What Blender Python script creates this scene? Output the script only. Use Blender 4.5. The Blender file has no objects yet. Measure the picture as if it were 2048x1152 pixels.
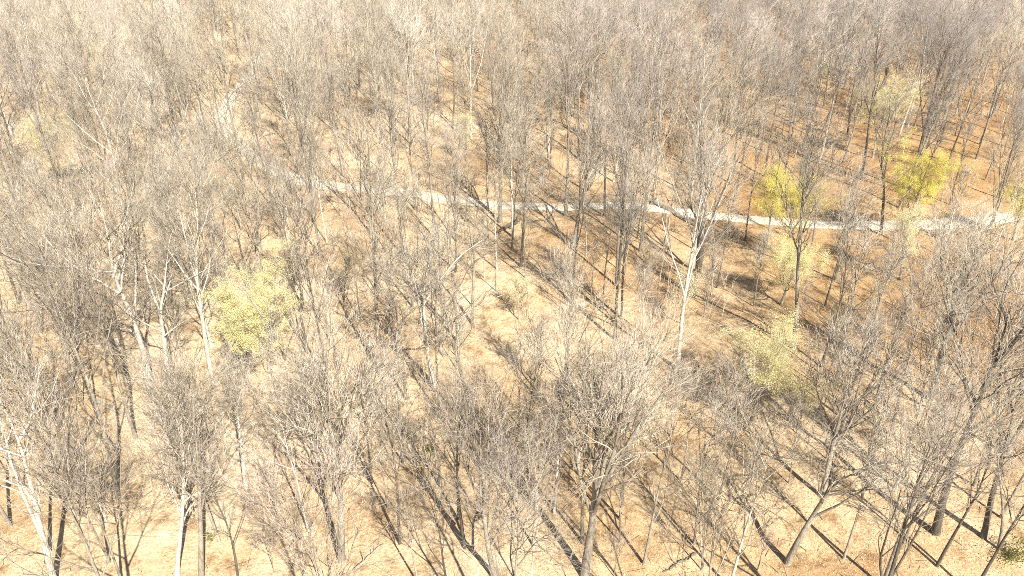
import bpy, math, random
import numpy as np
from mathutils import Vector, Matrix

# ------------------------------------------------------------------ camera, sky, sun, exposure
scene = bpy.context.scene
COL = scene.collection
CAM_H, PITCH, F_PX = 48.0, math.radians(30.0), 1560.0        # F_PX in pixels of a 2048 wide picture
cam_data = bpy.data.cameras.new("camera")
cam_data.sensor_width = 36.0
cam_data.lens = 36.0 * F_PX / 2048.0
cam_data.clip_start, cam_data.clip_end = 0.5, 3000.0
cam = bpy.data.objects.new("camera", cam_data)
cam.location = (0, 0, CAM_H)
cam.rotation_euler = (math.radians(90) - PITCH, 0, 0)
COL.objects.link(cam)
scene.camera = cam

SUN_EL = math.radians(43.0)
SUN_AZ = math.radians(27.0)      # shadows fall this far left of straight ahead: the sun stands behind the camera, to its right
to_sun = Vector((math.sin(SUN_AZ) * math.cos(SUN_EL), -math.cos(SUN_AZ) * math.cos(SUN_EL), math.sin(SUN_EL)))
world = bpy.data.worlds.new("World")
scene.world = world
world.use_nodes = True
wn = world.node_tree
bg = wn.nodes["Background"]
sky = wn.nodes.new("ShaderNodeTexSky")
sky.sky_type = 'NISHITA'
sky.sun_disc = False
sky.sun_elevation = SUN_EL
sky.sun_rotation = math.atan2(to_sun.x, to_sun.y)
wn.links.new(sky.outputs[0], bg.inputs[0])
bg.inputs[1].default_value = 0.05
sun_data = bpy.data.lights.new("sun", 'SUN')
sun_data.energy = 5.0
sun_data.angle = math.radians(0.5)
sun_data.color = (1.0, 0.95, 0.84)
sun = bpy.data.objects.new("sun", sun_data)
sun.rotation_euler = to_sun.to_track_quat('Z', 'Y').to_euler()
COL.objects.link(sun)
scene.view_settings.view_transform = 'Standard'
scene.view_settings.look = 'None'
scene.view_settings.gamma = 1.0
scene.view_settings.exposure = 1.14
scene.render.engine = 'CYCLES'
scene.cycles.use_denoising = False
scene.cycles.max_bounces = 2
scene.cycles.diffuse_bounces = 1
scene.cycles.glossy_bounces = 1
scene.cycles.pixel_filter_type = 'BLACKMAN_HARRIS'
scene.cycles.filter_width = 0.85

RNG = np.random.default_rng(11)

# ------------------------------------------------------------------ terrain and picture-to-ground geometry
def hz(x, y):
    x = np.asarray(x, float); y = np.asarray(y, float)
    fade = np.clip((y - 25) / 40, 0, 1)
    h = 1.1 * np.sin(x / 27 + .6) * np.sin(y / 33 + 1.0) + .55 * np.sin(x / 12.5 + y / 17 + 2) + .3 * np.sin(x / 6.1 - y / 7.7)
    h = h + .10 * np.sin(x / 2.1 + 1.3 * np.sin(y / 2.7)) * np.sin(y / 1.9 + x / 5.0)
    return h * fade

CP, SP = math.cos(PITCH), math.sin(PITCH)
def ray(px, py):
    a, b = (px - 1024) / F_PX, (576 - py) / F_PX
    return np.array([a, CP + b * SP, -SP + b * CP])
def ground_at(px, py):
    d = ray(px, py)
    z = 0.0
    for _ in range(12):
        t = (z - CAM_H) / d[2]
        x, y = d[0] * t, d[1] * t
        z = float(hz(x, y))
    return np.array([x, y, z])
def project(p):
    x, y, z = p[0], p[1], p[2] - CAM_H
    depth = y * CP - z * SP
    up = y * SP + z * CP
    return 1024 + F_PX * x / depth, 576 - F_PX * up / depth, depth
def on_plane(base, px, py, push=0.0):
    """the point seen at a pixel, in the upright plane through BASE that faces the camera, PUSH metres behind it"""
    n = np.array([base[0], base[1], 0.0]); n /= np.linalg.norm(n)
    d = ray(px, py)
    t = (np.dot(n, base) + push) / np.dot(n, d)
    return np.array([0, 0, CAM_H]) + d * t

# ------------------------------------------------------------------ materials
def nodes(name):
    m = bpy.data.materials.new(name)
    m.use_nodes = True
    return m, m.node_tree.nodes, m.node_tree.links, m.node_tree.nodes["Principled BSDF"]
def ramp(n, stops, interp='LINEAR'):
    r = n.new("ShaderNodeValToRGB")
    r.color_ramp.interpolation = interp
    e = r.color_ramp.elements
    while len(e) < len(stops): e.new(.5)
    for k, (p, c) in zip(e, stops):
        k.position = p; k.color = (*c, 1)
    return r
def mixc(n, l, a, b, fac, mode='MIX'):
    x = n.new("ShaderNodeMix"); x.data_type = 'RGBA'; x.blend_type = mode
    for sock, v in ((x.inputs[0], fac), (x.inputs[6], a), (x.inputs[7], b)):
        if hasattr(v, "is_output"): l.new(v, sock)
        elif isinstance(v, tuple): sock.default_value = (*v, 1)
        else: sock.default_value = v
    return x.outputs[2]
def noise(n, l, coord, scale, detail=4, rough=.6, out=0):
    t = n.new("ShaderNodeTexNoise")
    t.inputs["Scale"].default_value = scale; t.inputs["Detail"].default_value = detail; t.inputs["Roughness"].default_value = rough
    if coord is not None: l.new(coord, t.inputs["Vector"])
    return t.outputs[out]

def bark_material(name, tones, patch):
    m, n, l, b = nodes(name)
    tc = n.new("ShaderNodeTexCoord").outputs["Object"]
    oi = n.new("ShaderNodeObjectInfo").outputs["Random"]
    r = ramp(n, [(i / (len(tones) - 1), c) for i, c in enumerate(tones)])
    l.new(oi, r.inputs[0])
    mp = n.new("ShaderNodeMapping"); mp.inputs["Scale"].default_value = (3, 3, .5); l.new(tc, mp.inputs[0])
    f = noise(n, l, mp.outputs[0], 2.2, 5, .7)
    rr = ramp(n, [(.36, (.32, .31, .30)), (.52, (.9, .89, .87)), (.66, (1.15, 1.13, 1.1))]); l.new(f, rr.inputs[0])
    c = mixc(n, l, r.outputs[0], rr.outputs[0], .75, 'MULTIPLY')
    g = noise(n, l, tc, .55, 3, .55)
    gr = ramp(n, [(.52, (0, 0, 0)), (.66, (1, 1, 1))]); l.new(g, gr.inputs[0])
    c = mixc(n, l, c, patch, gr.outputs[0])
    l.new(c, b.inputs["Base Color"])
    b.inputs["Roughness"].default_value = .9
    b.inputs["Specular IOR Level"].default_value = .2
    bp = n.new("ShaderNodeBump"); bp.inputs["Strength"].default_value = .9; bp.inputs["Distance"].default_value = .09
    l.new(noise(n, l, mp.outputs[0], 7, 4, .7), bp.inputs["Height"]); l.new(bp.outputs[0], b.inputs["Normal"])
    return m
def twig_material(name, tones):
    m, n, l, b = nodes(name)
    oi = n.new("ShaderNodeObjectInfo").outputs["Random"]
    r = ramp(n, [(i / (len(tones) - 1), c) for i, c in enumerate(tones)]); l.new(oi, r.inputs[0])
    isl = n.new("ShaderNodeNewGeometry").outputs["Random Per Island"]
    v = ramp(n, [(0, (.42, .41, .41)), (.4, (.98, .98, .98)), (1, (1.38, 1.36, 1.33))]); l.new(isl, v.inputs[0])  # random tone per twig; its dark end paints in the shaded twigs
    l.new(mixc(n, l, r.outputs[0], v.outputs[0], 1.0, 'MULTIPLY'), b.inputs["Base Color"])
    b.inputs["Roughness"].default_value = .75
    b.inputs["Specular IOR Level"].default_value = .25
    return m
def leaf_material(name, cols, trans=.45):
    m, n, l, b = nodes(name)
    isl = n.new("ShaderNodeNewGeometry").outputs["Random Per Island"]
    r = ramp(n, [(i / (len(cols) - 1), c) for i, c in enumerate(cols)]); l.new(isl, r.inputs[0])
    l.new(r.outputs[0], b.inputs["Base Color"])
    b.inputs["Roughness"].default_value = .6
    t = n.new("ShaderNodeBsdfTranslucent"); l.new(r.outputs[0], t.inputs[0])
    mx = n.new("ShaderNodeMixShader"); mx.inputs[0].default_value = trans
    l.new(b.outputs[0], mx.inputs[1]); l.new(t.outputs[0], mx.inputs[2])
    l.new(mx.outputs[0], n["Material Output"].inputs[0])
    return m

M = {}
M['bark'] = bark_material('grey_bark', [(.32, .275, .22), (.46, .41, .335), (.22, .19, .15), (.38, .335, .27), (.28, .25, .21)], (.42, .395, .32))
M['bark_dark'] = bark_material('dark_bark', [(.12, .10, .08), (.17, .145, .115), (.14, .12, .095)], (.21, .19, .15))
M['bark_white'] = bark_material('white_bark', [(.68, .64, .56), (.74, .70, .62)], (.52, .48, .40))
M['branch'] = twig_material('branch_bark', [(.22, .19, .15), (.33, .29, .23), (.17, .145, .115), (.27, .235, .185)])
M['twig'] = twig_material('grey_twigs', [(.47, .405, .315), (.58, .51, .395), (.46, .40, .345), (.63, .555, .42), (.41, .335, .255), (.52, .465, .345), (.45, .385, .335), (.59, .51, .40)])
M['twig_white'] = twig_material('pale_twigs', [(.62, .565, .49), (.57, .515, .44)])
M['twig_dark'] = twig_material('dark_twigs', [(.34, .30, .275), (.38, .34, .31), (.31, .27, .24)])
M['twig_pink'] = twig_material('pinkish_twigs', [(.48, .38, .34), (.54, .44, .39), (.50, .42, .36)])
M['leaf_bright'] = leaf_material('bright_spring_leaves', [(.84, .75, .17), (.87, .79, .23), (.80, .72, .14), (.88, .81, .30)])
M['leaf_pale'] = leaf_material('pale_spring_leaves', [(.87, .80, .42), (.89, .83, .50), (.84, .77, .38), (.88, .81, .46)])
M['leaf_green'] = leaf_material('green_shrub_leaves', [(.16, .20, .035), (.26, .28, .05), (.34, .32, .06)])
M['litter'] = leaf_material('dry_leaves', [(.56, .43, .28), (.46, .33, .19), (.63, .52, .37), (.43, .30, .175), (.53, .40, .25), (.66, .55, .42)], .12)

def ground_material():
    m, n, l, b = nodes('leaf_covered_soil')
    tc = n.new("ShaderNodeTexCoord").outputs["Object"]
    big = noise(n, l, tc, .045, 4, .6)
    r1 = ramp(n, [(.34, (.40, .26, .135)), (.46, (.52, .38, .23)), (.56, (.58, .445, .29)), (.68, (.63, .505, .355))]); l.new(big, r1.inputs[0])
    sp = n.new("ShaderNodeSeparateXYZ"); l.new(tc, sp.inputs[0])
    def math_(op, a, b):
        q = n.new("ShaderNodeMath"); q.operation = op
        for k, v in enumerate((a, b)):
            if hasattr(v, "is_output"): l.new(v, q.inputs[k])
            else: q.inputs[k].default_value = v
        return q.outputs[0]
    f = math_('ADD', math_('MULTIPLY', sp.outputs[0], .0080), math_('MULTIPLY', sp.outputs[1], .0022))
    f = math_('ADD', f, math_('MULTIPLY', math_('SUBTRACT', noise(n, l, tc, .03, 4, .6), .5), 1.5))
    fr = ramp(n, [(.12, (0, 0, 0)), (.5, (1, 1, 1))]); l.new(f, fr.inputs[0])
    browner = mixc(n, l, r1.outputs[0], (.70, .585, .44), 1.0, 'MULTIPLY')  # darker, browner ground tone, growing towards the right and the distance
    tone = mixc(n, l, r1.outputs[0], browner, fr.outputs[0])
    mid = noise(n, l, tc, .45, 5, .65)
    r2 = ramp(n, [(.34, (.50, .43, .35)), (.47, (.95, .94, .92)), (.55, (1, 1, 1)), (.68, (1.18, 1.2, 1.24))]); l.new(mid, r2.inputs[0])
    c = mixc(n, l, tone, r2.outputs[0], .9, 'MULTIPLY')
    v = n.new("ShaderNodeTexVoronoi"); v.inputs["Scale"].default_value = 6.5; l.new(tc, v.inputs["Vector"])
    sep = n.new("ShaderNodeSeparateColor"); l.new(v.outputs["Color"], sep.inputs[0])
    r3 = ramp(n, [(0, (.72, .66, .60)), (.35, (.96, .95, .93)), (.7, (1.08, 1.08, 1.08)), (1, (1.22, 1.24, 1.27))]); l.new(sep.outputs[0], r3.inputs[0])
    c = mixc(n, l, c, r3.outputs[0], .8, 'MULTIPLY')
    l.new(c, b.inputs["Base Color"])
    b.inputs["Roughness"].default_value = .95
    b.inputs["Specular IOR Level"].default_value = .1
    bp = n.new("ShaderNodeBump"); bp.inputs["Strength"].default_value = .6; bp.inputs["Distance"].default_value = .10
    l.new(noise(n, l, tc, 5.5, 4, .7), bp.inputs["Height"])
    bp2 = n.new("ShaderNodeBump"); bp2.inputs["Strength"].default_value = .7; bp2.inputs["Distance"].default_value = .5
    l.new(mid, bp2.inputs["Height"]); l.new(bp.outputs[0], bp2.inputs["Normal"])
    l.new(bp2.outputs[0], b.inputs["Normal"])
    return m
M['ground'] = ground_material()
def gravel_material():
    m, n, l, b = nodes('pale_gravel')
    tc = n.new("ShaderNodeTexCoord").outputs["Object"]
    r = ramp(n, [(.3, (.52, .43, .31)), (.5, (.68, .59, .46)), (.75, (.75, .67, .55))]); l.new(noise(n, l, tc, .9, 6, .7), r.inputs[0])
    fine = ramp(n, [(.35, (.75, .74, .72)), (.6, (1.1, 1.1, 1.1))]); l.new(noise(n, l, tc, 9, 3, .7), fine.inputs[0])
    l.new(mixc(n, l, r.outputs[0], fine.outputs[0], .8, 'MULTIPLY'), b.inputs["Base Color"])
    b.inputs["Roughness"].default_value = .95
    return m
M['gravel'] = gravel_material()

# ------------------------------------------------------------------ mesh helpers
def mesh_from(name, verts, faces_list, mat, smooth=False):
    """verts (n,3); faces_list: list of (k,3) or (k,4) index arrays"""
    me = bpy.data.meshes.new(name)
    verts = np.asarray(verts, np.float32)
    faces_list = [np.asarray(f, np.int32) for f in faces_list if len(f)]
    nl = sum(f.size for f in faces_list); nf = sum(len(f) for f in faces_list)
    me.vertices.add(len(verts)); me.vertices.foreach_set("co", verts.ravel())
    me.loops.add(nl); me.loops.foreach_set("vertex_index", np.concatenate([f.ravel() for f in faces_list]))
    sizes = np.concatenate([np.full(len(f), f.shape[1], np.int32) for f in faces_list])
    me.polygons.add(nf)
    me.polygons.foreach_set("loop_start", np.concatenate(([0], np.cumsum(sizes)[:-1])).astype(np.int32))
    if smooth: me.polygons.foreach_set("use_smooth", np.ones(nf, bool))
    me.update(calc_edges=True)
    me.materials.append(mat)
    return me
def unit(v): return v / np.maximum(np.linalg.norm(v, axis=-1, keepdims=True), 1e-9)
def frames(T):
    ref = np.where(np.abs(T[..., :1]) < .8, np.array([1., 0, 0]), np.array([0., 1, 0]))
    u = unit(np.cross(T, ref)); return u, np.cross(T, u)
def tubes(P, R, S, lump=0.0, rng=None):
    """closed tapering tubes along polylines P (N,K,3) with radii R (N,K) -> verts, [quads], [tip tris]"""
    N, K = R.shape
    T = np.empty_like(P); T[:, 1:-1] = P[:, 2:] - P[:, :-2]; T[:, 0] = P[:, 1] - P[:, 0]; T[:, -1] = P[:, -1] - P[:, -2]
    u, v = frames(unit(T))
    a = np.arange(S) * 2 * np.pi / S
    rad = np.repeat(R[:, :, None], S, 2)
    if lump: rad = rad * (1 + lump * rng.standard_normal(rad.shape))
    V = P[:, :, None, :] + rad[..., None] * (np.cos(a)[None, None, :, None] * u[:, :, None] + np.sin(a)[None, None, :, None] * v[:, :, None])
    base = (np.arange(N) * K * S)[:, None, None] + (np.arange(K - 1) * S)[None, :, None]
    i = np.arange(S)[None, None, :]; j = (i + 1) % S
    Q = np.stack([base + i, base + j, base + j + S, base + i + S], -1).reshape(-1, 4)
    return V.reshape(-1, 3), Q
def spikes(A, B, R):
    """three-sided twigs from A to a point at B"""
    N = len(A); u, v = frames(unit(B - A)); c = [(1, 0), (-.5, .866), (-.5, -.866)]
    V = np.stack([A + R[:, None] * (x * u + y * v) for x, y in c] + [B], 1).reshape(-1, 3)
    k = (np.arange(N) * 4)[:, None]
    F = np.concatenate([k + [0, 1, 3], k + [1, 2, 3], k + [2, 0, 3]])
    return V, F
class Mesh:
    def __init__(s): s.v, s.f, s.n = [], {3: [], 4: []}, 0
    def add(s, v, f):
        s.v.append(v); s.f[f.shape[1]].append(f + s.n); s.n += len(v)
    def build(s, name, mat, smooth=False, mat4=None):
        me = mesh_from(name, np.concatenate(s.v), [np.concatenate(x) for x in s.f.values() if x], mat, smooth)
        if mat4 is not None:                     # the four-sided faces (branches) in a bark of their own
            me.materials.append(mat4)
            n3 = sum(len(x) for x in s.f[3]); mi = np.zeros(len(me.polygons), np.int32); mi[n3:] = 1
            me.polygons.foreach_set("material_index", mi)
        return me

# ------------------------------------------------------------------ growing trees
def sample(P, R, t):
    K = P.shape[1]; x = np.clip(t, 0, .9999) * (K - 1); i = x.astype(int); f = (x - i)[..., None]
    n = np.arange(len(P))[:, None]
    a, b = P[n, i], P[n, i + 1]
    return a * (1 - f) + b * f, unit(b - a), R[n, i] * (1 - f[..., 0]) + R[n, i + 1] * f[..., 0]
def branch(P, R, n, t0, t1, ang, K, length, rfrac, rmin, up, wig, rng, tip=.25, angvar=.22, lv=.25):
    """n children on each parent polyline; length(parent_length, t) -> metres"""
    N = len(P)
    t = t0 + (t1 - t0) * (np.arange(n)[None, :] + rng.random((N, n))) / n
    A, T, r = sample(P, R, t)
    az = (np.arange(n) * 2.4)[None, :] + rng.random((N, 1)) * 6.28 + rng.normal(0, .5, (N, n))
    an = ang * (1 + angvar * rng.standard_normal((N, n)))
    u, v = frames(T)
    d = np.cos(an)[..., None] * T + np.sin(an)[..., None] * (np.cos(az)[..., None] * u + np.sin(az)[..., None] * v)
    Lp = np.linalg.norm(np.diff(P, axis=1), axis=2).sum(1)[:, None]
    L = length(Lp, t) * (1 - lv + 2 * lv * rng.random((N, n)))
    A, d, L, r = A.reshape(-1, 3), d.reshape(-1, 3), L.ravel(), r.ravel()
    pts = [A]; step = (L / (K - 1))[:, None]
    for k in range(K - 1):
        d = unit(d + np.array([0, 0, up / (K - 1)]) + wig * rng.standard_normal(d.shape))
        pts.append(pts[-1] + d * step)
    rb = np.maximum(r * rfrac, rmin)
    RR = rb[:, None] * (1 - (1 - tip) * np.linspace(0, 1, K)[None, :])
    return np.stack(pts, 1), RR
def resample(pts, K):
    pts = np.asarray(pts, float)
    # smooth curve through the points
    s = np.concatenate(([0], np.cumsum(np.linalg.norm(np.diff(pts, axis=0), axis=1))))
    x = np.linspace(0, s[-1], K)
    out = np.stack([np.interp(x, s, pts[:, k]) for k in range(3)], 1)
    sm = out.copy(); sm[1:-1] = .25 * out[:-2] + .5 * out[1:-1] + .25 * out[2:]
    return sm

class Tree: pass
def make_tree(seed, h, r, kind='tall', path=None, limb_paths=(), bark='bark', twig='twig', leaf=None, leaf_n=0, leaf_size=.11, dens=1.0, spread=1.0, first=None, nlimb=None, limb_len=None):
    rng = np.random.default_rng(seed)
    T = Tree(); T.h = h
    K = 14
    P = dict(tall=dict(nl=9, t0=.40, ang=.50, ll=.28, up=.45, wig=.10), broad=dict(nl=8, t0=.34, ang=.70, ll=.36, up=.50, wig=.16),
             narrow=dict(nl=10, t0=.38, ang=.44, ll=.19, up=.40, wig=.08), vase=dict(nl=7, t0=.28, ang=.40, ll=.46, up=.25, wig=.08),
             sapling=dict(nl=8, t0=.30, ang=.55, ll=.28, up=.45, wig=.08))[kind]
    nl = nlimb or P['nl']; t0 = first or P['t0']; ll = limb_len or P['ll']
    path_none = path is None
    if path is None:
        bend = rng.normal(0, .02 * h, 2); z = np.linspace(0, 1, 6)
        x = bend[0] * np.sin(z * 2.2) + np.cumsum(rng.normal(0, .013 * h, 6)) * z
        y = bend[1] * np.sin(z * 2.2) + np.cumsum(rng.normal(0, .013 * h, 6)) * z
        path = np.stack([x, y, z * h * .86], 1)
    path = np.asarray(path, float)
    path = np.vstack([path[:1] + [[0, 0, -.5]], path])
    tp = resample(path, K)
    s = np.linspace(0, 1, K)
    tr = r * (1 - .90 * s ** 1.05) + .22 * r * np.exp(-s * 30)
    trunkP, trunkR = tp[None], tr[None]
    tl = np.linalg.norm(np.diff(tp, axis=0), axis=1).sum()
    H = max(h, tl)
    limbs = []
    for lp in limb_paths:                       # limbs drawn from the photograph
        q = resample(lp['pts'], 10)
        limbs.append((q[None], np.linspace(lp['r'], lp['r'] * .3, 10)[None]))
    def ll_f(Lp, t): return H * ll * spread * (1.12 - .55 * (t - t0) / (1 - t0))
    if nl:
        LP, LR = branch(trunkP, trunkR, nl, t0, .98, P['ang'], 10, ll_f, .66, .03, P['up'], P['wig'] * .7, rng, tip=.22, lv=.48, angvar=.32)
        limbs.append((LP, LR))
    LP = np.concatenate([a for a, b in limbs]); LR = np.concatenate([b for a, b in limbs])
    # trunk top grows branches too
    top = resample(tp[K // 2:], 10)[None]; topR = np.linspace(tr[K // 2], tr[-1], 10)[None]
    src, srcR = np.concatenate([LP, top]), np.concatenate([LR, topR])
    n2 = max(4, int(round(7 * dens ** .6)))
    B2, R2 = branch(src, srcR, n2, .20, 1.0, .56, 7, lambda Lp, t: .58 * np.minimum(Lp, H * .42) * (1.15 - .55 * t), .62, .026, .35, P['wig'] * 1.35, rng, tip=.3, lv=.45, angvar=.38)
    B3, R3 = branch(B2, R2, 5, .15, 1.0, .50, 5, lambda Lp, t: .58 * Lp * (1.1 - .4 * t), .62, .0145, .25, P['wig'] * 1.3, rng, tip=.4, lv=.5, angvar=.38)
    dens *= .66
    n4, n5 = max(2, int(round(3.4 * dens ** .6))), 2
    B4, R4 = branch(B3, R3, n4, .12, 1.0, .42, 3, lambda Lp, t: .34 + .60 * Lp * (1.1 - .4 * t), .7, .0076, .18, .10, rng, tip=.6, lv=.45)
    B5, R5 = branch(B4, R4, n5, .1, 1.0, .40, 2, lambda Lp, t: .28 + .60 * Lp, .75, .0050, .1, .0, rng, tip=.6, lv=.45)
    T.reach = np.percentile(np.linalg.norm(B4[:, -1, :2] - tp[-1, :2], axis=1), 90)
    T.top = B5[:, -1, 2].max()
    mt = Mesh(); v, q = tubes(trunkP, trunkR, 9, .035, rng); mt.add(v, q)
    T.trunk = mt.build('trunk', M[bark], True)
    T.limbs = []
    for k in range(len(LP)):
        m = Mesh(); v, q = tubes(LP[k:k + 1], LR[k:k + 1], 6); m.add(v, q); T.limbs.append(m.build('limb', M[bark], True))
    m = Mesh(); v, q = tubes(trunkP, trunkR, 8, .035, rng); m.add(v, q); v, q = tubes(LP, LR, 5); m.add(v, q)
    T.whole = m.build('trunk', M[bark], True)
    m = Mesh()
    v, q = tubes(B2, R2, 4); m.add(v, q)
    v, q = tubes(B3, R3, 3); m.add(v, q)
    v, f = spikes(B4[:, 0], B4[:, 1], R4[:, 0]); m.add(v, f)
    v, f = spikes(B4[:, 1] - (B4[:, 1] - B4[:, 0]) * .15, B4[:, 2], R4[:, 0] * .85); m.add(v, f)
    keep = rng.random(len(B5)) < .55
    v, f = spikes(B5[keep, 0], B5[keep, 1], R5[keep, 0]); m.add(v, f)
    T.crown = m.build('crown', M[twig], mat4=M['branch'])
    m = Mesh()                                   # the same crown for far trees: fewer, stouter twigs
    v, q = tubes(B2, R2, 3); m.add(v, q)
    v, f = spikes(B3[:, 0], B3[:, 2], R3[:, 0]); m.add(v, f)
    v, f = spikes(B3[:, 1], B3[:, 4], R3[:, 1]); m.add(v, f)
    v, f = spikes(B4[:, 0], B4[:, 2], R4[:, 0]); m.add(v, f)
    v, f = spikes(B5[::3, 0], B5[::3, 1], R5[::3, 0] * 1.9); m.add(v, f)
    T.crown_far = m.build('crown', M[twig], mat4=M['branch']) if path_none else None
    T.leaves = None
    if leaf:
        ends = np.concatenate([B5[:, 1], B5[:, 1] * .5 + B5[:, 0] * .5, B4[:, 2]])
        pick = ends[rng.integers(0, len(ends), leaf_n)] + rng.normal(0, .17, (leaf_n, 3))
        T.leaves = leaf_mesh('leaves', pick, leaf_size, M[leaf], rng, flat=.55)
    return T
def leaf_mesh(name, C, size, mat, rng, flat=0.0):
    n = len(C)
    d = unit(rng.standard_normal((n, 3)) * np.array([1, 1, 1 - flat]))
    if flat:                                     # leaves lie more or less level
        u = unit(np.cross(d, np.array([0, 0, 1.0])) + rng.normal(0, (1 - flat) * .8 + .12, (n, 3))); v = np.cross(u, d)
    else: u, v = frames(d)
    s = size * (.6 + .8 * rng.random((n, 1)))
    bend = np.cross(d, u) * 0 + v * s * .22
    V = np.stack([C - d * s * .5, C + u * s * .33 + bend, C + d * s * .5, C - u * s * .33 + bend], 1).reshape(-1, 3)
    k = (np.arange(n) * 4)[:, None]
    return mesh_from(name, V, [np.concatenate([k + [0, 1, 2], k + [0, 2, 3]])], mat)

def link(o, parent=None):
    COL.objects.link(o)
    if parent is not None: o.parent = parent
    return o
def place(T, name, loc, rotz=0.0, scale=1.0, flip=False, detail=True, bark=None, twig=None, far=False):
    e = bpy.data.objects.new(name, None)
    e.empty_display_size = 1
    e.location = loc; e.rotation_euler = (0, 0, rotz); e.scale = (-scale if flip else scale, scale, scale)
    link(e)
    def part(nm, me, mat=None):
        o = link(bpy.data.objects.new(nm, me), e)
        if mat:
            o.material_slots[0].link = 'OBJECT'; o.material_slots[0].material = M[mat]
        return o
    if detail:
        part('trunk', T.trunk, bark)
        for x in T.limbs: part('limb', x, bark)
    else: part('trunk', T.whole, bark)
    part('crown', T.crown_far if far else T.crown, twig)
    if T.leaves: part('leaves', T.leaves)
    return e
def tag(o, label, cat=None, group=None, kind=None):
    if label: o['label'] = label
    if cat: o['category'] = cat
    if group: o['group'] = group
    if kind: o['kind'] = kind
    return o

# ------------------------------------------------------------------ ground and gravel track
def sheet(name, xs, ys, zoff, mat):
    X, Y = np.meshgrid(xs, ys); Z = hz(X, Y) + zoff
    V = np.stack([X, Y, Z], -1).reshape(-1, 3); nx = len(xs)
    i = (np.arange(len(ys) - 1)[:, None] * nx + np.arange(nx - 1)[None, :]).ravel()
    me = mesh_from(name, V, [np.stack([i, i + 1, i + 1 + nx, i + nx], 1)], mat, True)
    return link(bpy.data.objects.new(name, me))
xs = np.concatenate([np.linspace(-700, -132, 90), np.arange(-130, 130.1, 1.0), np.linspace(132, 700, 90)])
ys = np.concatenate([np.linspace(-150, 18, 20), np.arange(20, 170.1, 1.0), np.linspace(172, 1100, 150)])
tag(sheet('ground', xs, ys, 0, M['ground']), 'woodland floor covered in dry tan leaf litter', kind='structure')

ROAD_PX = [(440, 235), (462, 268), (495, 305), (540, 338), (600, 361), (660, 371), (740, 379), (830, 389), (920, 401), (1000, 410), (1100, 414), (1200, 412), (1260, 411),
           (1310, 417), (1400, 429), (1470, 436), (1540, 441), (1640, 449), (1760, 452), (1850, 450), (1930, 444), (2000, 436), (2070, 426), (2200, 405)]
road = np.array([ground_at(*p) for p in ROAD_PX])
road = resample(np.vstack([road[:1] + [[-8, 60, 0]], road, road[-1:] + [[60, 22, 0]]]), 260)
tang = np.gradient(road[:, :2], axis=0); tang /= np.linalg.norm(tang, axis=1)[:, None]
nrm = np.stack([-tang[:, 1], tang[:, 0]], 1)
V, prof = [], [(-1.7, -.12), (-1.3, .05), (-.75, .02), (0, .10), (.75, .02), (1.3, .05), (1.7, -.12)]
rngr = np.random.default_rng(4)
for (ox, oz) in prof:
    edge = rngr.normal(0, .16, len(road)) if abs(ox) >= 1.2 else 0
    p = road[:, :2] + nrm * (ox + edge)[:, None] if abs(ox) >= 1.2 else road[:, :2] + nrm * ox
    V.append(np.concatenate([p, (hz(p[:, 0], p[:, 1]) + oz)[:, None]], 1))
V = np.stack(V, 1); n, k = V.shape[:2]
i = (np.arange(n - 1)[:, None] * k + np.arange(k - 1)[None, :]).ravel()
tag(link(bpy.data.objects.new('gravel_path', mesh_from('gravel_path', V.reshape(-1, 3), [np.stack([i, i + k, i + k + 1, i + 1], 1)], M['gravel'], True))),
    'pale gravel track winding through the bare woods', kind='structure')

# dry leaves lying on the near ground: nobody could count them
rl = np.random.default_rng(5)
n = 140000
yy = 34 + 90 * rl.random(n) ** 1.25; xx = (rl.random(n) - .5) * 2 * (.78 * yy + 12)
C = np.stack([xx, yy, hz(xx, yy) + .012], 1)
lit = link(bpy.data.objects.new('leaf_litter', leaf_mesh('leaf_litter', C, .115, M['litter'], rl, flat=.9)))
tag(lit, 'dry tan and brown fallen leaves scattered over the woodland floor', 'leaf litter', kind='stuff')

# dead sticks among the leaves
n = 2600
yy = 36 + 85 * rl.random(n) ** 1.2; xx = (rl.random(n) - .5) * 2 * (.72 * yy + 6)
aa = rl.random(n) * 6.28; LL = .3 + 2.2 * rl.random(n) ** 2.5
A = np.stack([xx, yy, hz(xx, yy) + .03], 1); x2, y2 = xx + np.cos(aa) * LL, yy + np.sin(aa) * LL
B = np.stack([x2, y2, hz(x2, y2) + .05 + .15 * rl.random(n)], 1)
m = Mesh(); v, f = spikes(A, B, .012 + .02 * rl.random(n)); m.add(v, f)
tag(link(bpy.data.objects.new('dead_sticks', m.build('dead_sticks', M['branch']))), 'dead sticks scattered among the fallen leaves', 'sticks', kind='stuff')

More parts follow.
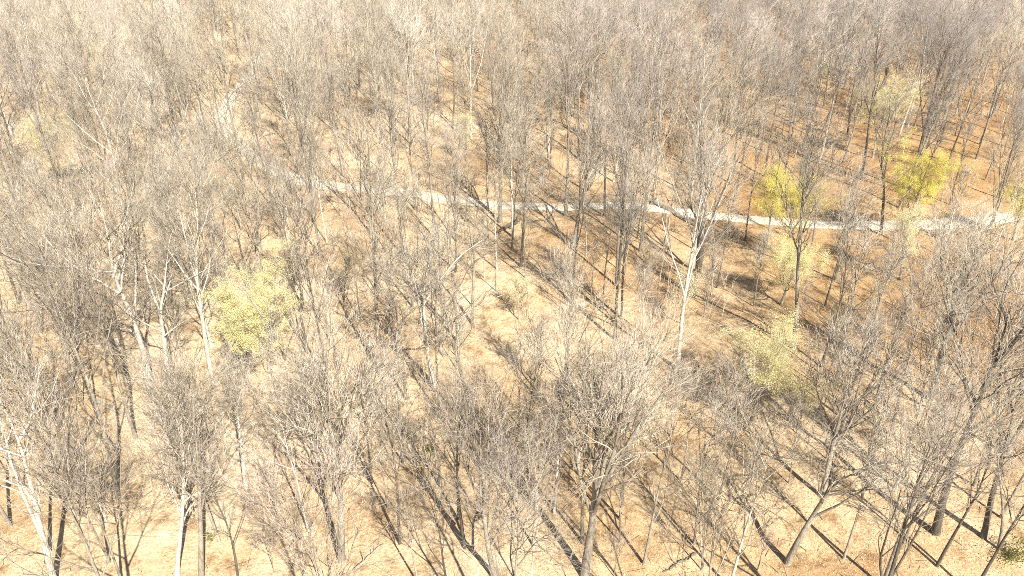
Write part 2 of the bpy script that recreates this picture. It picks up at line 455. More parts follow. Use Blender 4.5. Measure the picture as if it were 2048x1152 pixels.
# ------------------------------------------------------------------ the trees one can pick out in the photograph
LANDMARKS = []      # (pixel x, pixel y of the base, short name) for the labels of their neighbours
TREES = []          # records of every tree for spacing and labels
def record(e, base, T, sc, kind, label=None, fixed=False):
    bx, by, d = project(base)
    tx, ty, _ = project(base + np.array([0, 0, T.top * sc * .80]))
    TREES.append(dict(e=e, base=base, px=bx, py=by, d=d, cx=tx, cy=ty, cr=T.reach * sc * F_PX / d, kind=kind, label=label, h=T.top * sc))
SEED = [100]
def hero(name, label, pts, r, kind='tall', limbs=(), bark='bark', twig='twig', h=None, short=None, depth=.06, cat='tree', **kw):
    """a tree whose trunk follows the photograph: pts are pixels from the base upwards; limbs: (list of pixels, radius)"""
    SEED[0] += 1
    base = ground_at(*pts[0])
    rng = np.random.default_rng(SEED[0])
    P3 = [np.zeros(3)] + [on_plane(base, x, y, rng.normal(0, .35)) - base for x, y in pts[1:]]
    L3 = []
    for q, rr in limbs:
        push = rng.normal(0, .8)
        pp = [on_plane(base, x, y, push * k / len(q)) - base for k, (x, y) in enumerate(q)]
        L3.append(dict(pts=pp, r=rr))
    tl = sum(np.linalg.norm(P3[k + 1] - P3[k]) for k in range(len(P3) - 1))
    T = make_tree(SEED[0], h or tl * 1.15, r, kind, path=P3, limb_paths=L3, bark=bark, twig=twig, **kw)
    e = place(T, name, base)
    tag(e, label, cat)
    record(e, base, T, 1, 'hero', label)
    if short: LANDMARKS.append((pts[0][0], pts[0][1], base, short))
    return e

hero('bare_tree', 'white-barked tree leaning over with a long pale limb beside the white forked tree',
     [(302, 775), (287, 705), (268, 640), (246, 592), (226, 556), (221, 505), (214, 455), (200, 410)], .33, 'broad',
     limbs=[([(246, 592), (205, 566), (170, 548), (120, 510), (85, 470)], .16), ([(226, 556), (236, 520), (250, 480), (265, 430)], .14), ([(285, 700), (262, 655), (232, 655), (180, 668)], .08)],
     bark='bark_white', short='white leaning tree', spread=.95, dens=1.2)
hero('bare_tree', 'white tree forked like a Y with a crooked pale trunk',
     [(340, 775), (331, 720), (328, 668), (318, 622), (330, 580), (331, 540), (338, 490)], .27, 'tall',
     limbs=[([(318, 622), (306, 588), (292, 552), (290, 510), (280, 470)], .14), ([(328, 672), (350, 655), (372, 640)], .08)],
     bark='bark_white', short='white Y-forked tree', dens=.8)
hero('bare_tree', 'very tall pale trunk standing just beside the broad yellow-green tree',
     [(427, 768), (412, 690), (402, 620), (394, 565), (391, 520), (397, 475), (394, 420), (390, 370)], .25, 'narrow', bark='bark_white', short='tall pale trunk', dens=.9,
     limbs=[([(394, 565), (380, 520), (372, 480), (360, 430)], .1)])
hero('bare_tree', 'thin dark trunk curving over the open ground behind the white leaning tree',
     [(254, 772), (238, 715), (214, 668), (186, 620), (162, 585), (148, 545), (140, 500)], .2, 'broad', bark='bark', twig='twig', short='thin curved tree', dens=.7)
hero('bare_tree', 'crooked grey tree with a bare lower trunk at the edge of the open ground',
     [(142, 778), (137, 720), (127, 670), (112, 630), (100, 580), (92, 530), (70, 480)], .23, 'broad', dens=.8, short='crooked grey tree')
hero('bare_tree', 'towering slim tree with a long straight pale trunk in the middle of the woods',
     [(761, 752), (755, 660), (750, 560), (746, 460), (742, 370), (738, 300)], .24, 'narrow', short='towering slim tree', dens=1.0)
hero('bare_tree', 'white-barked tree with V fork and tangled pale crown beside the towering slim tree',
     [(868, 772), (856, 715), (851, 660), (846, 600), (852, 540), (866, 490)], .28, 'broad',
     limbs=[([(851, 665), (836, 600), (812, 540), (790, 500)], .14), ([(853, 690), (825, 655), (790, 640), (775, 610)], .11), ([(846, 610), (880, 560), (920, 510), (965, 480)], .12)],
     bark='bark_white', twig='twig_white', short='white V-forked tree', dens=.9)
hero('bare_tree', 'straight double-stemmed grey tree with a wide crown standing over the gravel track',
     [(1000, 446), (1001, 400), (1000, 340), (1002, 285), (1003, 235), (1005, 185)], .33, 'vase',
     limbs=[([(1000, 330), (985, 270), (955, 215), (930, 165)], .13), ([(1001, 320), (1030, 250), (1060, 200), (1085, 160)], .13)], short='wide double-stemmed tree', dens=1.3)
hero('bare_tree', 'pale straight trunk in front of the gravel track, first of three close together',
     [(1026, 474), (1024, 420), (1023, 360), (1022, 300), (1024, 250)], .22, 'narrow', bark='bark_white', dens=.7)
hero('bare_tree', 'slim grey trunk behind the gravel track beside the wide double-stemmed tree',
     [(976, 418), (974, 350), (974, 290), (970, 230)], .22, 'narrow', dens=.7)
hero('bare_tree', 'pale rounded tree with ascending limbs in front of the track bend',
     [(1146, 488), (1156, 440), (1166, 390), (1180, 340), (1195, 290), (1205, 250)], .28, 'vase', dens=1.3, twig='twig_white', short='pale rounded tree',
     limbs=[([(1160, 420), (1175, 350), (1165, 290), (1150, 240)], .12), ([(1172, 370), (1215, 300), (1250, 250), (1275, 215)], .12)])
hero('bare_tree', 'dark twin-stemmed tree in front of the track with steep fanning limbs',
     [(1398, 545), (1404, 480), (1410, 410), (1416, 350), (1424, 290), (1432, 240)], .3, 'vase', bark='bark_dark', dens=1.2, short='dark twin-stemmed tree',
     limbs=[([(1401, 510), (1424, 440), (1450, 370), (1490, 290)], .18), ([(1408, 430), (1400, 350), (1388, 290), (1375, 240)], .12)])
hero('bare_tree', 'slim crooked trunk crossing the track between the two bright yellow trees',
     [(1762, 470), (1766, 420), (1769, 370), (1762, 325), (1768, 280), (1778, 230), (1790, 190)], .22, 'tall', bark='bark_dark', dens=.9)
hero('bare_tree', 'grey tree with fanned twigs before the track beside the brightest yellow tree',
     [(1670, 560), (1684, 500), (1692, 450), (1700, 400), (1708, 355)], .2, 'vase', dens=.9, twig='twig_pink')
hero('bare_tree', 'big broad grey tree with heavy spreading limbs near the edge of the picture',
     [(1862, 800), (1876, 740), (1892, 680), (1908, 625), (1926, 580), (1946, 530), (1962, 480)], .38, 'broad', dens=1.5, short='big broad grey tree',
     limbs=[([(1892, 680), (1945, 610), (1985, 560), (2030, 520)], .17), ([(1904, 640), (1890, 570), (1880, 510), (1890, 450)], .15)])
hero('bare_tree', 'tall leaning dark trunk with rough bark standing over its own black shadow',
     [(1872, 1066), (1888, 985), (1910, 920), (1938, 850), (1962, 790), (1985, 735), (2004, 680), (2020, 620)], .34, 'broad', bark='bark_dark', twig='twig', dens=1.2, short='leaning dark trunk',
     limbs=[([(1954, 812), (1935, 770), (1900, 730), (1880, 690)], .14), ([(1985, 735), (2025, 690), (2060, 640), (2090, 580)], .16)])
hero('bare_tree', 'straight dark tree in the corner beside the leaning dark trunk',
     [(1968, 1075), (1982, 1000), (2000, 930), (2022, 850), (2040, 780), (2055, 700)], .25, 'tall', bark='bark_dark', twig='twig_dark', dens=1.0)
hero('bare_tree', 'pale thin wavy trunk between the two dark trunks',
     [(1998, 1098), (2008, 1030), (2000, 960), (1992, 900), (2000, 850), (1990, 790)], .13, 'narrow', bark='bark', dens=.6, nlimb=8)
hero('bare_tree', 'bowed tree arching low over the ground with drooping pale twigs',
     [(1574, 1125), (1602, 1072), (1632, 1022), (1650, 992), (1676, 962), (1706, 944), (1738, 938)], .28, 'broad', bark='bark', twig='twig_white', dens=.8, short='low bowed tree', nlimb=6, limb_len=.4,
     limbs=[([(1706, 944), (1745, 930), (1790, 920), (1835, 930), (1860, 960)], .1), ([(1650, 992), (1690, 985), (1730, 1010), (1760, 1050)], .07)])
hero('bare_tree', 'white bushy-crowned tree with a pale trunk behind the low bowed tree',
     [(1644, 992), (1656, 935), (1668, 880), (1680, 835), (1692, 790), (1700, 745)], .27, 'vase', bark='bark', twig='twig_white', dens=1.2, short='white bushy-crowned tree',
     limbs=[([(1668, 880), (1715, 845), (1760, 800), (1800, 770)], .12)])
hero('bare_tree', 'broad dense tree with a wide lavender-grey crown at the front of the woods',
     [(1168, 1150), (1180, 1080), (1190, 1000), (1192, 930), (1192, 860), (1200, 790), (1210, 730)], .36, 'vase', dens=1.6, short='broad lavender-grey tree', bark='bark',
     limbs=[([(1190, 1000), (1230, 930), (1270, 860), (1330, 780)], .16), ([(1186, 1040), (1160, 960), (1150, 880), (1120, 790)], .14), ([(1191, 950), (1215, 880), (1255, 800), (1290, 720)], .14)])
hero('bare_tree', 'pale twiggy tree fanning out widely in front of the broad yellow-green tree',
     [(682, 1120), (682, 1040), (680, 960), (668, 890), (655, 830), (640, 770)], .3, 'vase', twig='twig_white', dens=1.6, short='pale fanning tree',
     limbs=[([(681, 1000), (640, 920), (590, 850), (540, 790)], .14), ([(680, 970), (710, 890), (730, 820), (745, 760)], .13)])
hero('bare_tree', 'thick pale trunk leaning out at the edge of the woods above the corner',
     [(108, 1165), (90, 1090), (70, 1010), (55, 940), (38, 880), (18, 835), (-10, 780)], .25, 'broad', bark='bark_white', dens=.9, short='thick pale leaning trunk',
     limbs=[([(38, 880), (62, 840), (70, 790), (80, 740)], .12)])
hero('bare_tree', 'white slender tree with several forks at the front near the corner',
     [(352, 1150), (360, 1080), (366, 1010), (368, 950), (366, 890), (360, 840)], .2, 'tall', bark='bark_white', twig='twig_white', dens=.8, short='white slender tree',
     limbs=[([(360, 1060), (380, 1010), (410, 990), (440, 980)], .08), ([(363, 1040), (348, 990), (340, 950)], .08)])
hero('bare_tree', 'grey tree with a dark shaded side next to the white slender tree',
     [(402, 1160), (402, 1080), (400, 1000), (396, 930), (392, 870), (386, 800)], .24, 'tall', bark='bark', dens=.9)
hero('bare_tree', 'straight white trunk bare of limbs low down in open ground before the yellow-green tree',
     [(491, 975), (486, 920), (480, 870), (474, 810), (466, 740)], .2, 'narrow', bark='bark_white', dens=.9, first=.5)
hero('bare_tree', 'tree with crossed pale boughs low at the front beside the broad lavender-grey tree',
     [(988, 1150), (975, 1090), (968, 1030), (960, 980), (962, 920), (960, 860)], .24, 'vase', dens=.9, bark='bark',
     limbs=[([(978, 1100), (1010, 1040), (1055, 1000), (1080, 960)], .11), ([(970, 1050), (950, 980), (930, 930), (915, 880)], .1)])
hero('bare_tree', 'slim leaning tree between the white V-forked tree and the broad lavender-grey tree',
     [(946, 860), (930, 780), (912, 710), (896, 650), (885, 590)], .2, 'tall', dens=.8)
hero('bare_tree', 'dark tree with steep forks behind the broad yellow-green tree',
     [(606, 622), (602, 575), (597, 535), (592, 490), (588, 450)], .24, 'vase', bark='bark_dark', dens=.8, twig='twig_pink')

# leafing trees: (label, short, base pixel, trunk top pixel, crown half-width px, leaf, leaf count, kind)
LEAFING = [
 ('broad yellow-green tree in fresh leaf, the largest of the leafing trees', 'broad yellow-green tree', (500, 775), [(480, 715), (490, 670), (506, 615)], 'leaf_pale', 36000, 1.45, 'broad'),
 ('bright lemon-yellow rounded tree standing astride the gravel track', 'lemon-yellow track tree', (1600, 535), [(1588, 480), (1580, 435), (1576, 395)], 'leaf_bright', 24000, .95, 'broad'),
 ('brightest yellow rounded tree just behind the gravel track', 'brightest yellow tree', (1806, 492), [(1818, 440), (1834, 395), (1842, 360)], 'leaf_bright', 26000, 1.15, 'broad'),
 ('pale yellow-green tree high in the woods half hidden by bare twigs', 'high pale yellow tree', (1745, 315), [(1755, 268), (1768, 230), (1772, 205)], 'leaf_pale', 24000, 1.25, 'broad'),
 ('low pale yellow-green tree below the lemon-yellow tree in front of the track', 'low pale yellow tree', (1562, 610), [(1575, 570), (1588, 535)], 'leaf_pale', 15000, 1.8, 'broad'),
 ('low spreading pale yellow tree in front of the dense woods', 'spreading pale yellow tree', (1500, 850), [(1515, 800), (1532, 755), (1545, 735)], 'leaf_pale', 15000, 1.7, 'broad'),
 ('faint yellow tree among pale crowns near the far edge', 'faint yellow tree', (118, 390), [(110, 340), (98, 300), (92, 275)], 'leaf_pale', 22000, 1.15, 'broad'),
 ('deep yellow-green tree cut by the edge of the picture', 'deep yellow edge tree', (2026, 480), [(2040, 425), (2046, 395)], 'leaf_bright', 14000, .9, 'broad'),
 ('thin faint yellow tree behind the wide double-stemmed tree', None, (915, 320), [(920, 275), (928, 245)], 'leaf_pale', 3500, 1.0, 'tall'),
 ('small pale green sapling in leaf near the towering slim tree', None, (688, 600), [(690, 560), (694, 530)], 'leaf_pale', 1500, 1.3, 'sapling'),
 ('small pale yellow sapling in leaf on the sunny clearing', None, (1038, 640), [(1040, 605), (1042, 580)], 'leaf_pale', 1200, 1.3, 'sapling'),
 ('slight yellow-green sapling in front of the dark twin-stemmed tree', None, (1368, 650), [(1370, 610), (1374, 575)], 'leaf_pale', 1500, 1.3, 'sapling'),
 ('thin yellow-flecked tree in front of the brightest yellow tree', None, (1800, 560), [(1808, 500), (1815, 450)], 'leaf_pale', 7000, 1.0, 'tall'),
 ('far faint yellow-green tree deep in the woods', None, (1640, 180), [(1643, 140), (1645, 120)], 'leaf_pale', 6500, 1.0, 'tall'),
]
for lab, short, b, pts, leaf, ln, spread, kind in LEAFING:
    e = hero('leafing_tree', lab, [b] + pts, .2 if kind != 'sapling' else .09, kind, twig='twig', leaf=leaf, leaf_n=int(ln * 2.5), leaf_size=.076, dens=.65, spread=spread * 1.15, short=short, first=.28, cat='leafing tree')

# ------------------------------------------------------------------ the other trees: a set of kinds, each copied
PROTO = [make_tree(1, 23, 0.194, 'tall'), make_tree(2, 25, 0.216, 'tall', dens=1.2), make_tree(3, 22, 0.209, 'broad', dens=1.1), make_tree(4, 24, 0.231, 'vase', dens=1.2),
         make_tree(5, 24, 0.173, 'narrow'), make_tree(6, 21, 0.187, 'vase', dens=1.1), make_tree(7, 20, 0.187, 'broad'), make_tree(8, 26, 0.216, 'narrow', dens=1.1), make_tree(9, 22, 0.180, 'tall', dens=.8),
         make_tree(10, 19, 0.158, 'vase', dens=.9), make_tree(11, 20, .20, 'broad', dens=.16)]
LOOK = ['tall', 'tall', 'wide-crowned', 'fanning', 'slim', 'fanning', 'wide-crowned', 'slim', 'thin-crowned', 'small fanning', 'gaunt leafless']
POLE = [make_tree(21, 16, .12, 'narrow', dens=.45), make_tree(22, 18, .14, 'narrow', dens=.5), make_tree(23, 14, .10, 'tall', dens=.4), make_tree(24, 17, .13, 'tall', dens=.4), make_tree(25, 15, .12, 'vase', dens=.4)]
SAP = [make_tree(31, 9, .075, 'sapling', dens=.35, twig='twig_pink'), make_tree(32, 11, .09, 'sapling', dens=.35, twig='twig'), make_tree(33, 7, .06, 'vase', dens=.3, twig='twig_pink'), make_tree(34, 12, .10, 'narrow', dens=.3, twig='twig')]

# open ground in the photograph, pixels (x, y, radius): no crown stands before it
GAPS = [(262, 625, 45), (235, 560, 35), (326, 620, 35), (396, 520, 18), (850, 650, 35), (1905, 930, 55), (1665, 960, 35), (450, 1030, 60), (520, 1010, 40), (800, 900, 35), (840, 960, 30), (985, 590, 45), (960, 660, 40), (1020, 470, 35), (1085, 470, 35), (1050, 408, 60), (1112, 412, 60), (1180, 410, 50), (1240, 412, 40),
        (1345, 422, 55), (1410, 434, 55), (1475, 440, 60), (1515, 442, 55), (1690, 452, 50), (1740, 450, 45), (1330, 500, 40), (180, 690, 45), (240, 720, 35),
        (60, 700, 35), (720, 1040, 40), (800, 1100, 40), (830, 130, 35), (850, 100, 25), (1500, 640, 35), (1420, 690, 30), (330, 840, 40), (200, 900, 35), (1740, 820, 30), (1780, 880, 30), (1830, 1060, 40),
        (1060, 1080, 30), (560, 900, 25), (1110, 360, 25), (1200, 600, 20), (680, 900, 20), (1340, 360, 22), (1280, 330, 20), (1700, 640, 25)]
GAPS = np.array(GAPS, float)
N_OPEN = len(GAPS)
def covers_gap(base, h, reach, first=0):
    d = project(base)[2]
    cx, cy, _ = project(base + np.array([0, 0, h * .74]))
    rx = reach * F_PX / d * .62
    dx, dy = (GAPS[:, 0] - cx) / (rx + GAPS[:, 2] * .4), (GAPS[:, 1] - cy) / (rx * .95 + GAPS[:, 2] * .4)
    return bool((dx * dx + dy * dy < 1)[first:].any())
SUN2 = np.array([math.sin(SUN_AZ), -math.cos(SUN_AZ)])
def shades(b, keep):
    """does a tree at b throw its crown's shadow on a leafing tree or on the open part of the track?"""
    for q in SUNNY:
        v = b[:2] - q; a = float(v @ SUN2); c = abs(float(v[0] * SUN2[1] - v[1] * SUN2[0]))
        if 1 < a < 17 and c < 4.5: return True
    if keep < .85:
        for a in (10, 15, 20):
            if ((TRACK - (b[:2] - SUN2 * a)) ** 2).sum(1).min() < 20: return True
    return False
SUNNY = [t['base'][:2] for t in TREES if 'leafing' in t['e'].name]
TRACK = np.array([q[:2] for q in road[::2] if 990 < project(q)[0] < 1800])
rf = np.random.default_rng(21)
cand = []
def far_enough(b, dmin):
    return all((b[0] - t['base'][0]) ** 2 + (b[1] - t['base'][1]) ** 2 > dmin ** 2 for t in TREES) and \
           all((b[0] - c[0][0]) ** 2 + (b[1] - c[0][1]) ** 2 > dmin ** 2 for c in cand)
grid = {}
def near(b, dmin):
    k = (int(b[0] // 8), int(b[1] // 8))
    for i in (-1, 0, 1):
        for j in (-1, 0, 1):
            for q in grid.get((k[0] + i, k[1] + j), ()):
                if (q[0] - b[0]) ** 2 + (q[1] - b[1]) ** 2 < dmin ** 2: return True
    return False
def put(b): grid.setdefault((int(b[0] // 8), int(b[1] // 8)), []).append(b)
for t in TREES:
    put(t['base'])
    if 'leafing' in t['e'].name:                                     # the leafing trees stand in the open sun
        GAPS = np.vstack([GAPS, [[t['cx'], t['cy'], t['cr'] * 1.9]]])
road2 = road[:, :2]
for x0 in list(range(60, 965, 42)) + [1800, 1840, 1880, 1925, 1965, 2010]:
    for y0 in np.arange(70, 125, 1.0):
        k = int(rf.integers(0, len(PROTO))); sc = .78 + .3 * rf.random()
        d0 = ray(x0 + rf.normal(0, 12), 560); xx0 = d0[0] / d0[1] * y0
        b = np.array([xx0, y0, float(hz(xx0, y0))])
        if abs(project(b + np.array([0, 0, PROTO[k].top * sc * .72]))[1] - (380 if x0 < 1000 else 452)) > 14: continue
        if near(b, 4.2) or shades(b, 1) or covers_gap(b, PROTO[k].top * sc, PROTO[k].reach * sc, N_OPEN) or np.min(np.abs(road2 - b[:2]).sum(1)) < 4: continue
        put(b); cand.append((b, k, sc, project(b)[2])); break
for _ in range(14000):
    y = (41 + 290 * math.sqrt(rf.random())) if _ > 150 else 27 + 14 * rf.random(); x = (rf.random() - .5) * 2 * (.70 * y + 14)
    b = np.array([x, y, float(hz(x, y))])
    if np.min(np.abs(road2 - b[:2]).sum(1)) < 4.2: continue
    bx, by, d = project(b)
    dmin = 7.5 if y < 41 else 7.2 if by > 480 else 5.8 if by > 250 else 5.2
    if near(b, dmin): continue
    k = int(rf.integers(0, len(PROTO))); sc = .74 + .42 * rf.random()
    if y < 41 and any(abs(cx0 - bx) < w for cx0, w in ((1890, 130), (1640, 60), (470, 80))): continue
    if y > 41 and covers_gap(b, PROTO[k].top * sc, PROTO[k].reach * sc): continue
    if shades(b, rf.random()): continue
    cx, cy, _ = project(b + np.array([0, 0, PROTO[k].top * sc * .7]))
    rr = PROTO[k].reach * sc * F_PX / d
    if cx < -rr or cx > 2048 + rr or cy < -rr * 1.5 and by < -40: continue
    if cy > 1152 + rr * 1.3: continue
    put(b); cand.append((b, k, sc, d))
cand.sort(key=lambda c: c[3])
N_OWN = 300 - sum(1 for t in TREES)
print('trees placed', len(cand))
for i, (b, k, sc, d) in enumerate(cand[:N_OWN]):
    u = rf.random()
    bx = project(b)[0]
    bark = 'bark_white' if u < .09 else ('bark_dark' if u > .66 + .1 * (bx < 900) - .2 * (bx > 1300) else None)
    tw = rf.random()
    twig = 'twig_white' if tw < .26 - .16 * (bx > 1300) else ('twig_pink' if tw < .36 else ('twig_dark' if tw > .92 - .42 * (bx > 1150) * (d > 80) - .1 * (bx > 1500) else None))  # dark twigs more often on the right: side-lit shading put into colour
    e = place(PROTO[k], 'bare_tree', b, rf.random() * 6.28, sc, rf.random() < .5, detail=i < 90, bark=bark, twig=twig, far=d > 135)
    e['category'] = 'tree'
    record(e, b, PROTO[k], sc, 'bare')
    TREES[-1]['desc'] = ('pale-barked ' if bark == 'bark_white' else 'dark-barked ' if bark == 'bark_dark' else 'grey ') + LOOK[k] + ' bare tree'

# young slim trees between them
polec = []
for _ in range(4000):
    y = 36 + 130 * rf.random() ** 1.15; x = (rf.random() - .5) * 2 * (.70 * y + 8)
    b = np.array([x, y, float(hz(x, y))])
    if np.min(np.abs(road2 - b[:2]).sum(1)) < 3.5 or near(b, 2.9): continue
    k = int(rf.integers(0, len(POLE))); sc = .75 + .45 * rf.random()
    bx, by, d = project(b)
    if bx < -20 or bx > 2068 or by > 1230: continue
    if covers_gap(b, POLE[k].top * sc, POLE[k].reach * sc * .8, 0 if rf.random() < .7 else N_OPEN): continue
    if shades(b, rf.random() + .3): continue
    put(b); polec.append((b, k, sc, d))
    if len(polec) >= 160: break
print('young trees', len(polec))
for i, (b, k, sc, d) in enumerate(polec):
    u = rf.random(); bx = project(b)[0]
    bark = 'bark_white' if u < .10 else ('bark_dark' if u > .55 else None)
    e = place(POLE[k], 'young_tree', b, rf.random() * 6.28, sc, rf.random() < .5, detail=False, bark=bark, twig='twig_white' if rf.random() < .25 else None)
    e['category'] = 'young tree'
    record(e, b, POLE[k], sc, 'young')
    TREES[-1]['desc'] = ('pale-barked ' if bark == 'bark_white' else 'dark-barked ' if bark == 'bark_dark' else 'grey ') + 'young slim tree'

# saplings and thin understorey stems
sapc = []
for _ in range(2600):
    y = 30 + 140 * rf.random() ** 1.5; x = (rf.random() - .5) * 2 * (.70 * y + 8)
    b = np.array([x, y, float(hz(x, y))])
    if np.min(np.abs(road2 - b[:2]).sum(1)) < 3.5 or near(b, 2.2): continue
    k = int(rf.integers(0, len(SAP))); sc = .6 + .6 * rf.random()
    bx, by, d = project(b)
    if bx < 0 or bx > 2048 or by > 1170: continue
    if rf.random() < .45 and (((GAPS[:, 0] - bx) ** 2 + (GAPS[:, 1] - by + 40) ** 2) < (GAPS[:, 2] * 1.2) ** 2).any(): continue
    put(b); sapc.append((b, k, sc, d))
    if len(sapc) >= 220: break
for i, (b, k, sc, d) in enumerate(sapc):
    tw = rf.random()
    e = place(SAP[k], 'sapling', b, rf.random() * 6.28, sc, rf.random() < .5, detail=False, bark='bark_white' if tw < .2 else None)
    e['category'] = 'sapling'
    record(e, b, SAP[k], sc, 'sapling')
    TREES[-1]['desc'] = ('pale ' if tw < .2 else 'thin grey ') + 'bare sapling'

# the trees beyond: copies too many to tell apart, one mass of woods made by geometry nodes
rest = cand[N_OWN:]
def far_woods(items):
    me = bpy.data.meshes.new('far_woods')
    me.vertices.add(len(items))
    me.vertices.foreach_set("co", np.array([b for b, k, s, d in items], np.float32).ravel())
    for nm, typ, vals in (('proto', 'INT', [k + len(PROTO) * int(rf.random() < (.65 if project(b)[0] > 1150 else .12)) for b, k, s, d in items]), ('size', 'FLOAT', [s for b, k, s, d in items]), ('turn', 'FLOAT', [rf.random() * 6.28 for _ in items])):  # dark set mostly on the right, painting side-lit shade into bark and twigs
        a = me.attributes.new(nm, typ, 'POINT'); a.data.foreach_set("value", np.array(vals, np.int32 if typ == 'INT' else np.float32))
    o = link(bpy.data.objects.new('far_woods', me))
    ng = bpy.data.node_groups.new('far_woods', 'GeometryNodeTree')
    ng.interface.new_socket('Geometry', in_out='INPUT', socket_type='NodeSocketGeometry'); ng.interface.new_socket('Geometry', in_out='OUTPUT', socket_type='NodeSocketGeometry')
    N, L = ng.nodes, ng.links
    gi, go = N.new('NodeGroupInput'), N.new('NodeGroupOutput')
    inst = N.new('GeometryNodeInstanceOnPoints'); L.new(gi.outputs[0], inst.inputs['Points'])
    coll = bpy.data.collections.new('far_woods_kinds')
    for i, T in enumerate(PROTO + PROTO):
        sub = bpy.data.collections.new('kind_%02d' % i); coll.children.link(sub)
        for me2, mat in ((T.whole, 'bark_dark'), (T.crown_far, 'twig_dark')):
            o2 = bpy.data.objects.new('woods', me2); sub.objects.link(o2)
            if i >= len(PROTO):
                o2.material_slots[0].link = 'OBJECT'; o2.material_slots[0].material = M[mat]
    ci = N.new('GeometryNodeCollectionInfo'); ci.inputs[0].default_value = coll
    ci.inputs['Separate Children'].default_value = True
    L.new(ci.outputs[0], inst.inputs['Instance']); inst.inputs['Pick Instance'].default_value = True
    def attr(nm, typ):
        a = N.new('GeometryNodeInputNamedAttribute'); a.data_type = typ; a.inputs[0].default_value = nm
        return next(s for s in a.outputs if s.enabled and s.name == 'Attribute')
    L.new(attr('proto', 'INT'), inst.inputs['Instance Index'])
    cx = N.new('ShaderNodeCombineXYZ'); L.new(attr('turn', 'FLOAT'), cx.inputs[2]); L.new(cx.outputs[0], inst.inputs['Rotation'])
    L.new(attr('size', 'FLOAT'), inst.inputs['Scale'])
    L.new(inst.outputs[0], go.inputs[0])
    mod = o.modifiers.new('woods', 'NODES'); mod.node_group = ng
    return o
if rest:
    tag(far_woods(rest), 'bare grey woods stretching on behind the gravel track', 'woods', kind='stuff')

# ------------------------------------------------------------------ labels of the trees that no landmark names
ORD = ['nearest', 'second', 'third', 'fourth', 'fifth', 'sixth', 'seventh', 'eighth', 'ninth', 'tenth', 'eleventh', 'twelfth', 'thirteenth', 'fourteenth', 'fifteenth', 'sixteenth', 'seventeenth', 'eighteenth', 'nineteenth', 'twentieth']
DIRS = ['right of', 'behind and right of', 'behind', 'behind and left of', 'left of', 'in front and left of', 'in front of', 'in front and right of']
from collections import defaultdict
cells = defaultdict(list)
for t in TREES:
    if t['label']: continue
    best = min(LANDMARKS, key=lambda l: (l[2][0] - t['base'][0]) ** 2 + (l[2][1] - t['base'][1]) ** 2)
    v = t['base'] - best[2]
    a = int(round(math.atan2(v[1], v[0]) / (math.pi / 4))) % 8
    cells[(best[3], a, t['desc'])].append((float(np.hypot(v[0], v[1])), t))
for (lm, a, desc), L in cells.items():
    L.sort(key=lambda q: q[0])
    for i, (_, t) in enumerate(L):
        o = ORD[i] if i < len(ORD) else 'distant'
        s = f"{desc} {DIRS[a]} the {lm}" if len(L) == 1 else f"{o} {desc} {DIRS[a]} the {lm}"
        t['e']['label'] = s
        t['e']['group'] = {'bare': 'bare trees of the woods', 'young': 'young slim trees of the woods', 'sapling': 'saplings under the trees'}[t['kind']]

# ------------------------------------------------------------------ fallen logs
def log(label, a, b, r, bark='bark', roots=False, seed=0):
    rng = np.random.default_rng(seed)
    A, B = ground_at(*a), ground_at(*b)
    K = 9; t = np.linspace(0, 1, K)[:, None]
    P = A + (B - A) * t + rng.normal(0, .06, (K, 3)); R = np.linspace(r, r * .5, K)
    P[:, 2] = hz(P[:, 0], P[:, 1]) + R * .8
    e = link(bpy.data.objects.new('fallen_log', None)); e.location = A
    m = Mesh(); v, q = tubes((P - A)[None], R[None], 8, .05, rng); m.add(v, q)
    k = np.arange(8); m.add(np.concatenate([(P[0] - A)[None], (P[-1] - A)[None]]), np.zeros((0, 3), int))
    n0 = m.n - 2
    m.f[3].append(np.stack([(k + 1) % 8, k, np.full(8, n0)], 1)); m.f[3].append(np.stack([k + (K - 1) * 8, (k + 1) % 8 + (K - 1) * 8, np.full(8, n0 + 1)], 1))
    link(bpy.data.objects.new('trunk', m.build('trunk', M[bark], True)), e)
    LP, LR = branch((P - A)[None], R[None], 7, .3, 1, .8, 6, lambda Lp, tt: .28 * Lp * (1.1 - .6 * tt), .4, .02, .5, .15, rng)
    B2, R2 = branch(LP, LR, 5, .2, 1, .7, 4, lambda Lp, tt: .4 * Lp, .6, .012, .2, .15, rng)
    m = Mesh(); v, q = tubes(LP, LR, 4); m.add(v, q); v, q = tubes(B2, R2, 3); m.add(v, q)
    link(bpy.data.objects.new('branches', m.build('branches', M[bark])), e)
    if roots:
        P0, R0 = branch((P[:2] - A)[None], R[None, :2], 16, 0, .15, 1.3, 5, lambda Lp, tt: 1.3 + 0 * tt, .35, .05, .0, .25, rng)
        m = Mesh(); v, q = tubes(P0, R0, 4); m.add(v, q)
        link(bpy.data.objects.new('roots', m.build('roots', M['bark_dark'])), e)
    tag(e, label, 'fallen log', 'fallen logs on the woodland floor')
log('long grey fallen trunk with torn roots lying beside the gravel track', (1302, 404), (1408, 462), .42, roots=True, seed=3)
log('short dark fallen log in front of the wide double-stemmed tree', (1034, 446), (992, 466), .34, 'bark_dark', seed=4)
log('pale fallen log lying at the front among leaves near the low bowed tree', (1392, 1108), (1325, 1146), .13, 'bark', seed=5)
log('slim pale fallen log on open ground before the pale fanning tree', (706, 1146), (766, 1088), .13, seed=6)
log('weathered fallen log on the open ground near the crooked grey tree', (180, 800), (255, 830), .2, seed=7)

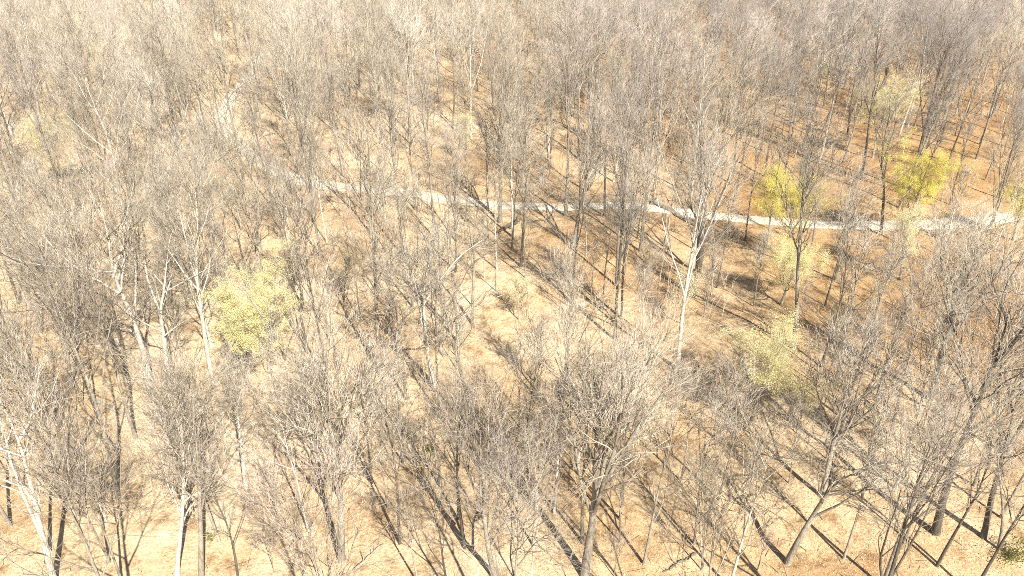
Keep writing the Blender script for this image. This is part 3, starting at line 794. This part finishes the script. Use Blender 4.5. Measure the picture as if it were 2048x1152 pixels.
# ------------------------------------------------------------------ small green shrubs
def shrub(label, px, py, h, n, leaf, seed):
    rng = np.random.default_rng(seed); b = ground_at(px, py)
    e = link(bpy.data.objects.new('green_shrub', None)); e.location = b
    S = 9; d = unit(np.stack([rng.normal(0, .5, S), rng.normal(0, .5, S), np.ones(S)], 1))
    P = (np.arange(5)[None, :, None] / 4 * h) * d[:, None] + rng.normal(0, .03, (S, 5, 3)); P[:, 0] *= 0
    m = Mesh(); v, q = tubes(P, np.tile(np.linspace(.02, .006, 5), (S, 1)), 4); m.add(v, q)
    link(bpy.data.objects.new('stems', m.build('stems', M['bark'])), e)
    C = P[rng.integers(0, S, n), rng.integers(1, 5, n)] + rng.normal(0, h * .16, (n, 3)); C[:, 2] = np.abs(C[:, 2])
    link(bpy.data.objects.new('leaves', leaf_mesh('leaves', C, .14, M[leaf], rng)), e)
    tag(e, label, 'shrub')
shrub('small bright green shrub at the foot of the towering slim tree', 746, 722, 1.0, 260, 'leaf_green', 1)
shrub('small green shrub just beside the base of the white Y-forked tree', 374, 764, 1.3, 330, 'leaf_green', 2)
shrub('tiny bright green shrub on open leaf litter in the middle front', 864, 904, .8, 200, 'leaf_green', 3)
shrub('tiny green shrub near the straight white trunk in the front clearing', 424, 1080, .7, 150, 'leaf_green', 4)
shrub('tiny green shrub on the ground near the edge below the crooked grey tree', 204, 878, .7, 150, 'leaf_green', 5)
shrub('dark green low shrub in the front corner beside the dark trunks', 2020, 1120, 1.8, 700, 'leaf_green', 6)
shrub('small green shrub under the big broad grey tree', 1750, 820, .8, 120, 'leaf_green', 7)

# ------------------------------------------------------------------ thin spring haze in the air
hv = [(x, y, z) for z in (-6.0, 53.0) for y in (-60.0, 900.0) for x in (-520.0, 520.0)]
hm = mesh_from('haze', hv, [[(0, 2, 3, 1), (4, 5, 7, 6), (0, 1, 5, 4), (2, 6, 7, 3), (0, 4, 6, 2), (1, 3, 7, 5)]], M['ground'])
hmat = bpy.data.materials.new('thin_air'); hmat.use_nodes = True
nt = hmat.node_tree; nt.nodes.remove(nt.nodes["Principled BSDF"])
pv = nt.nodes.new("ShaderNodeVolumePrincipled"); pv.inputs["Color"].default_value = (.93, .92, .92, 1); pv.inputs["Density"].default_value = .0002
nt.links.new(pv.outputs[0], nt.nodes["Material Output"].inputs["Volume"])
hm.materials[0] = hmat
tag(link(bpy.data.objects.new('haze', hm)), 'thin pale haze hanging over the far woods', 'haze', kind='stuff')
scene.cycles.volume_bounces = 0
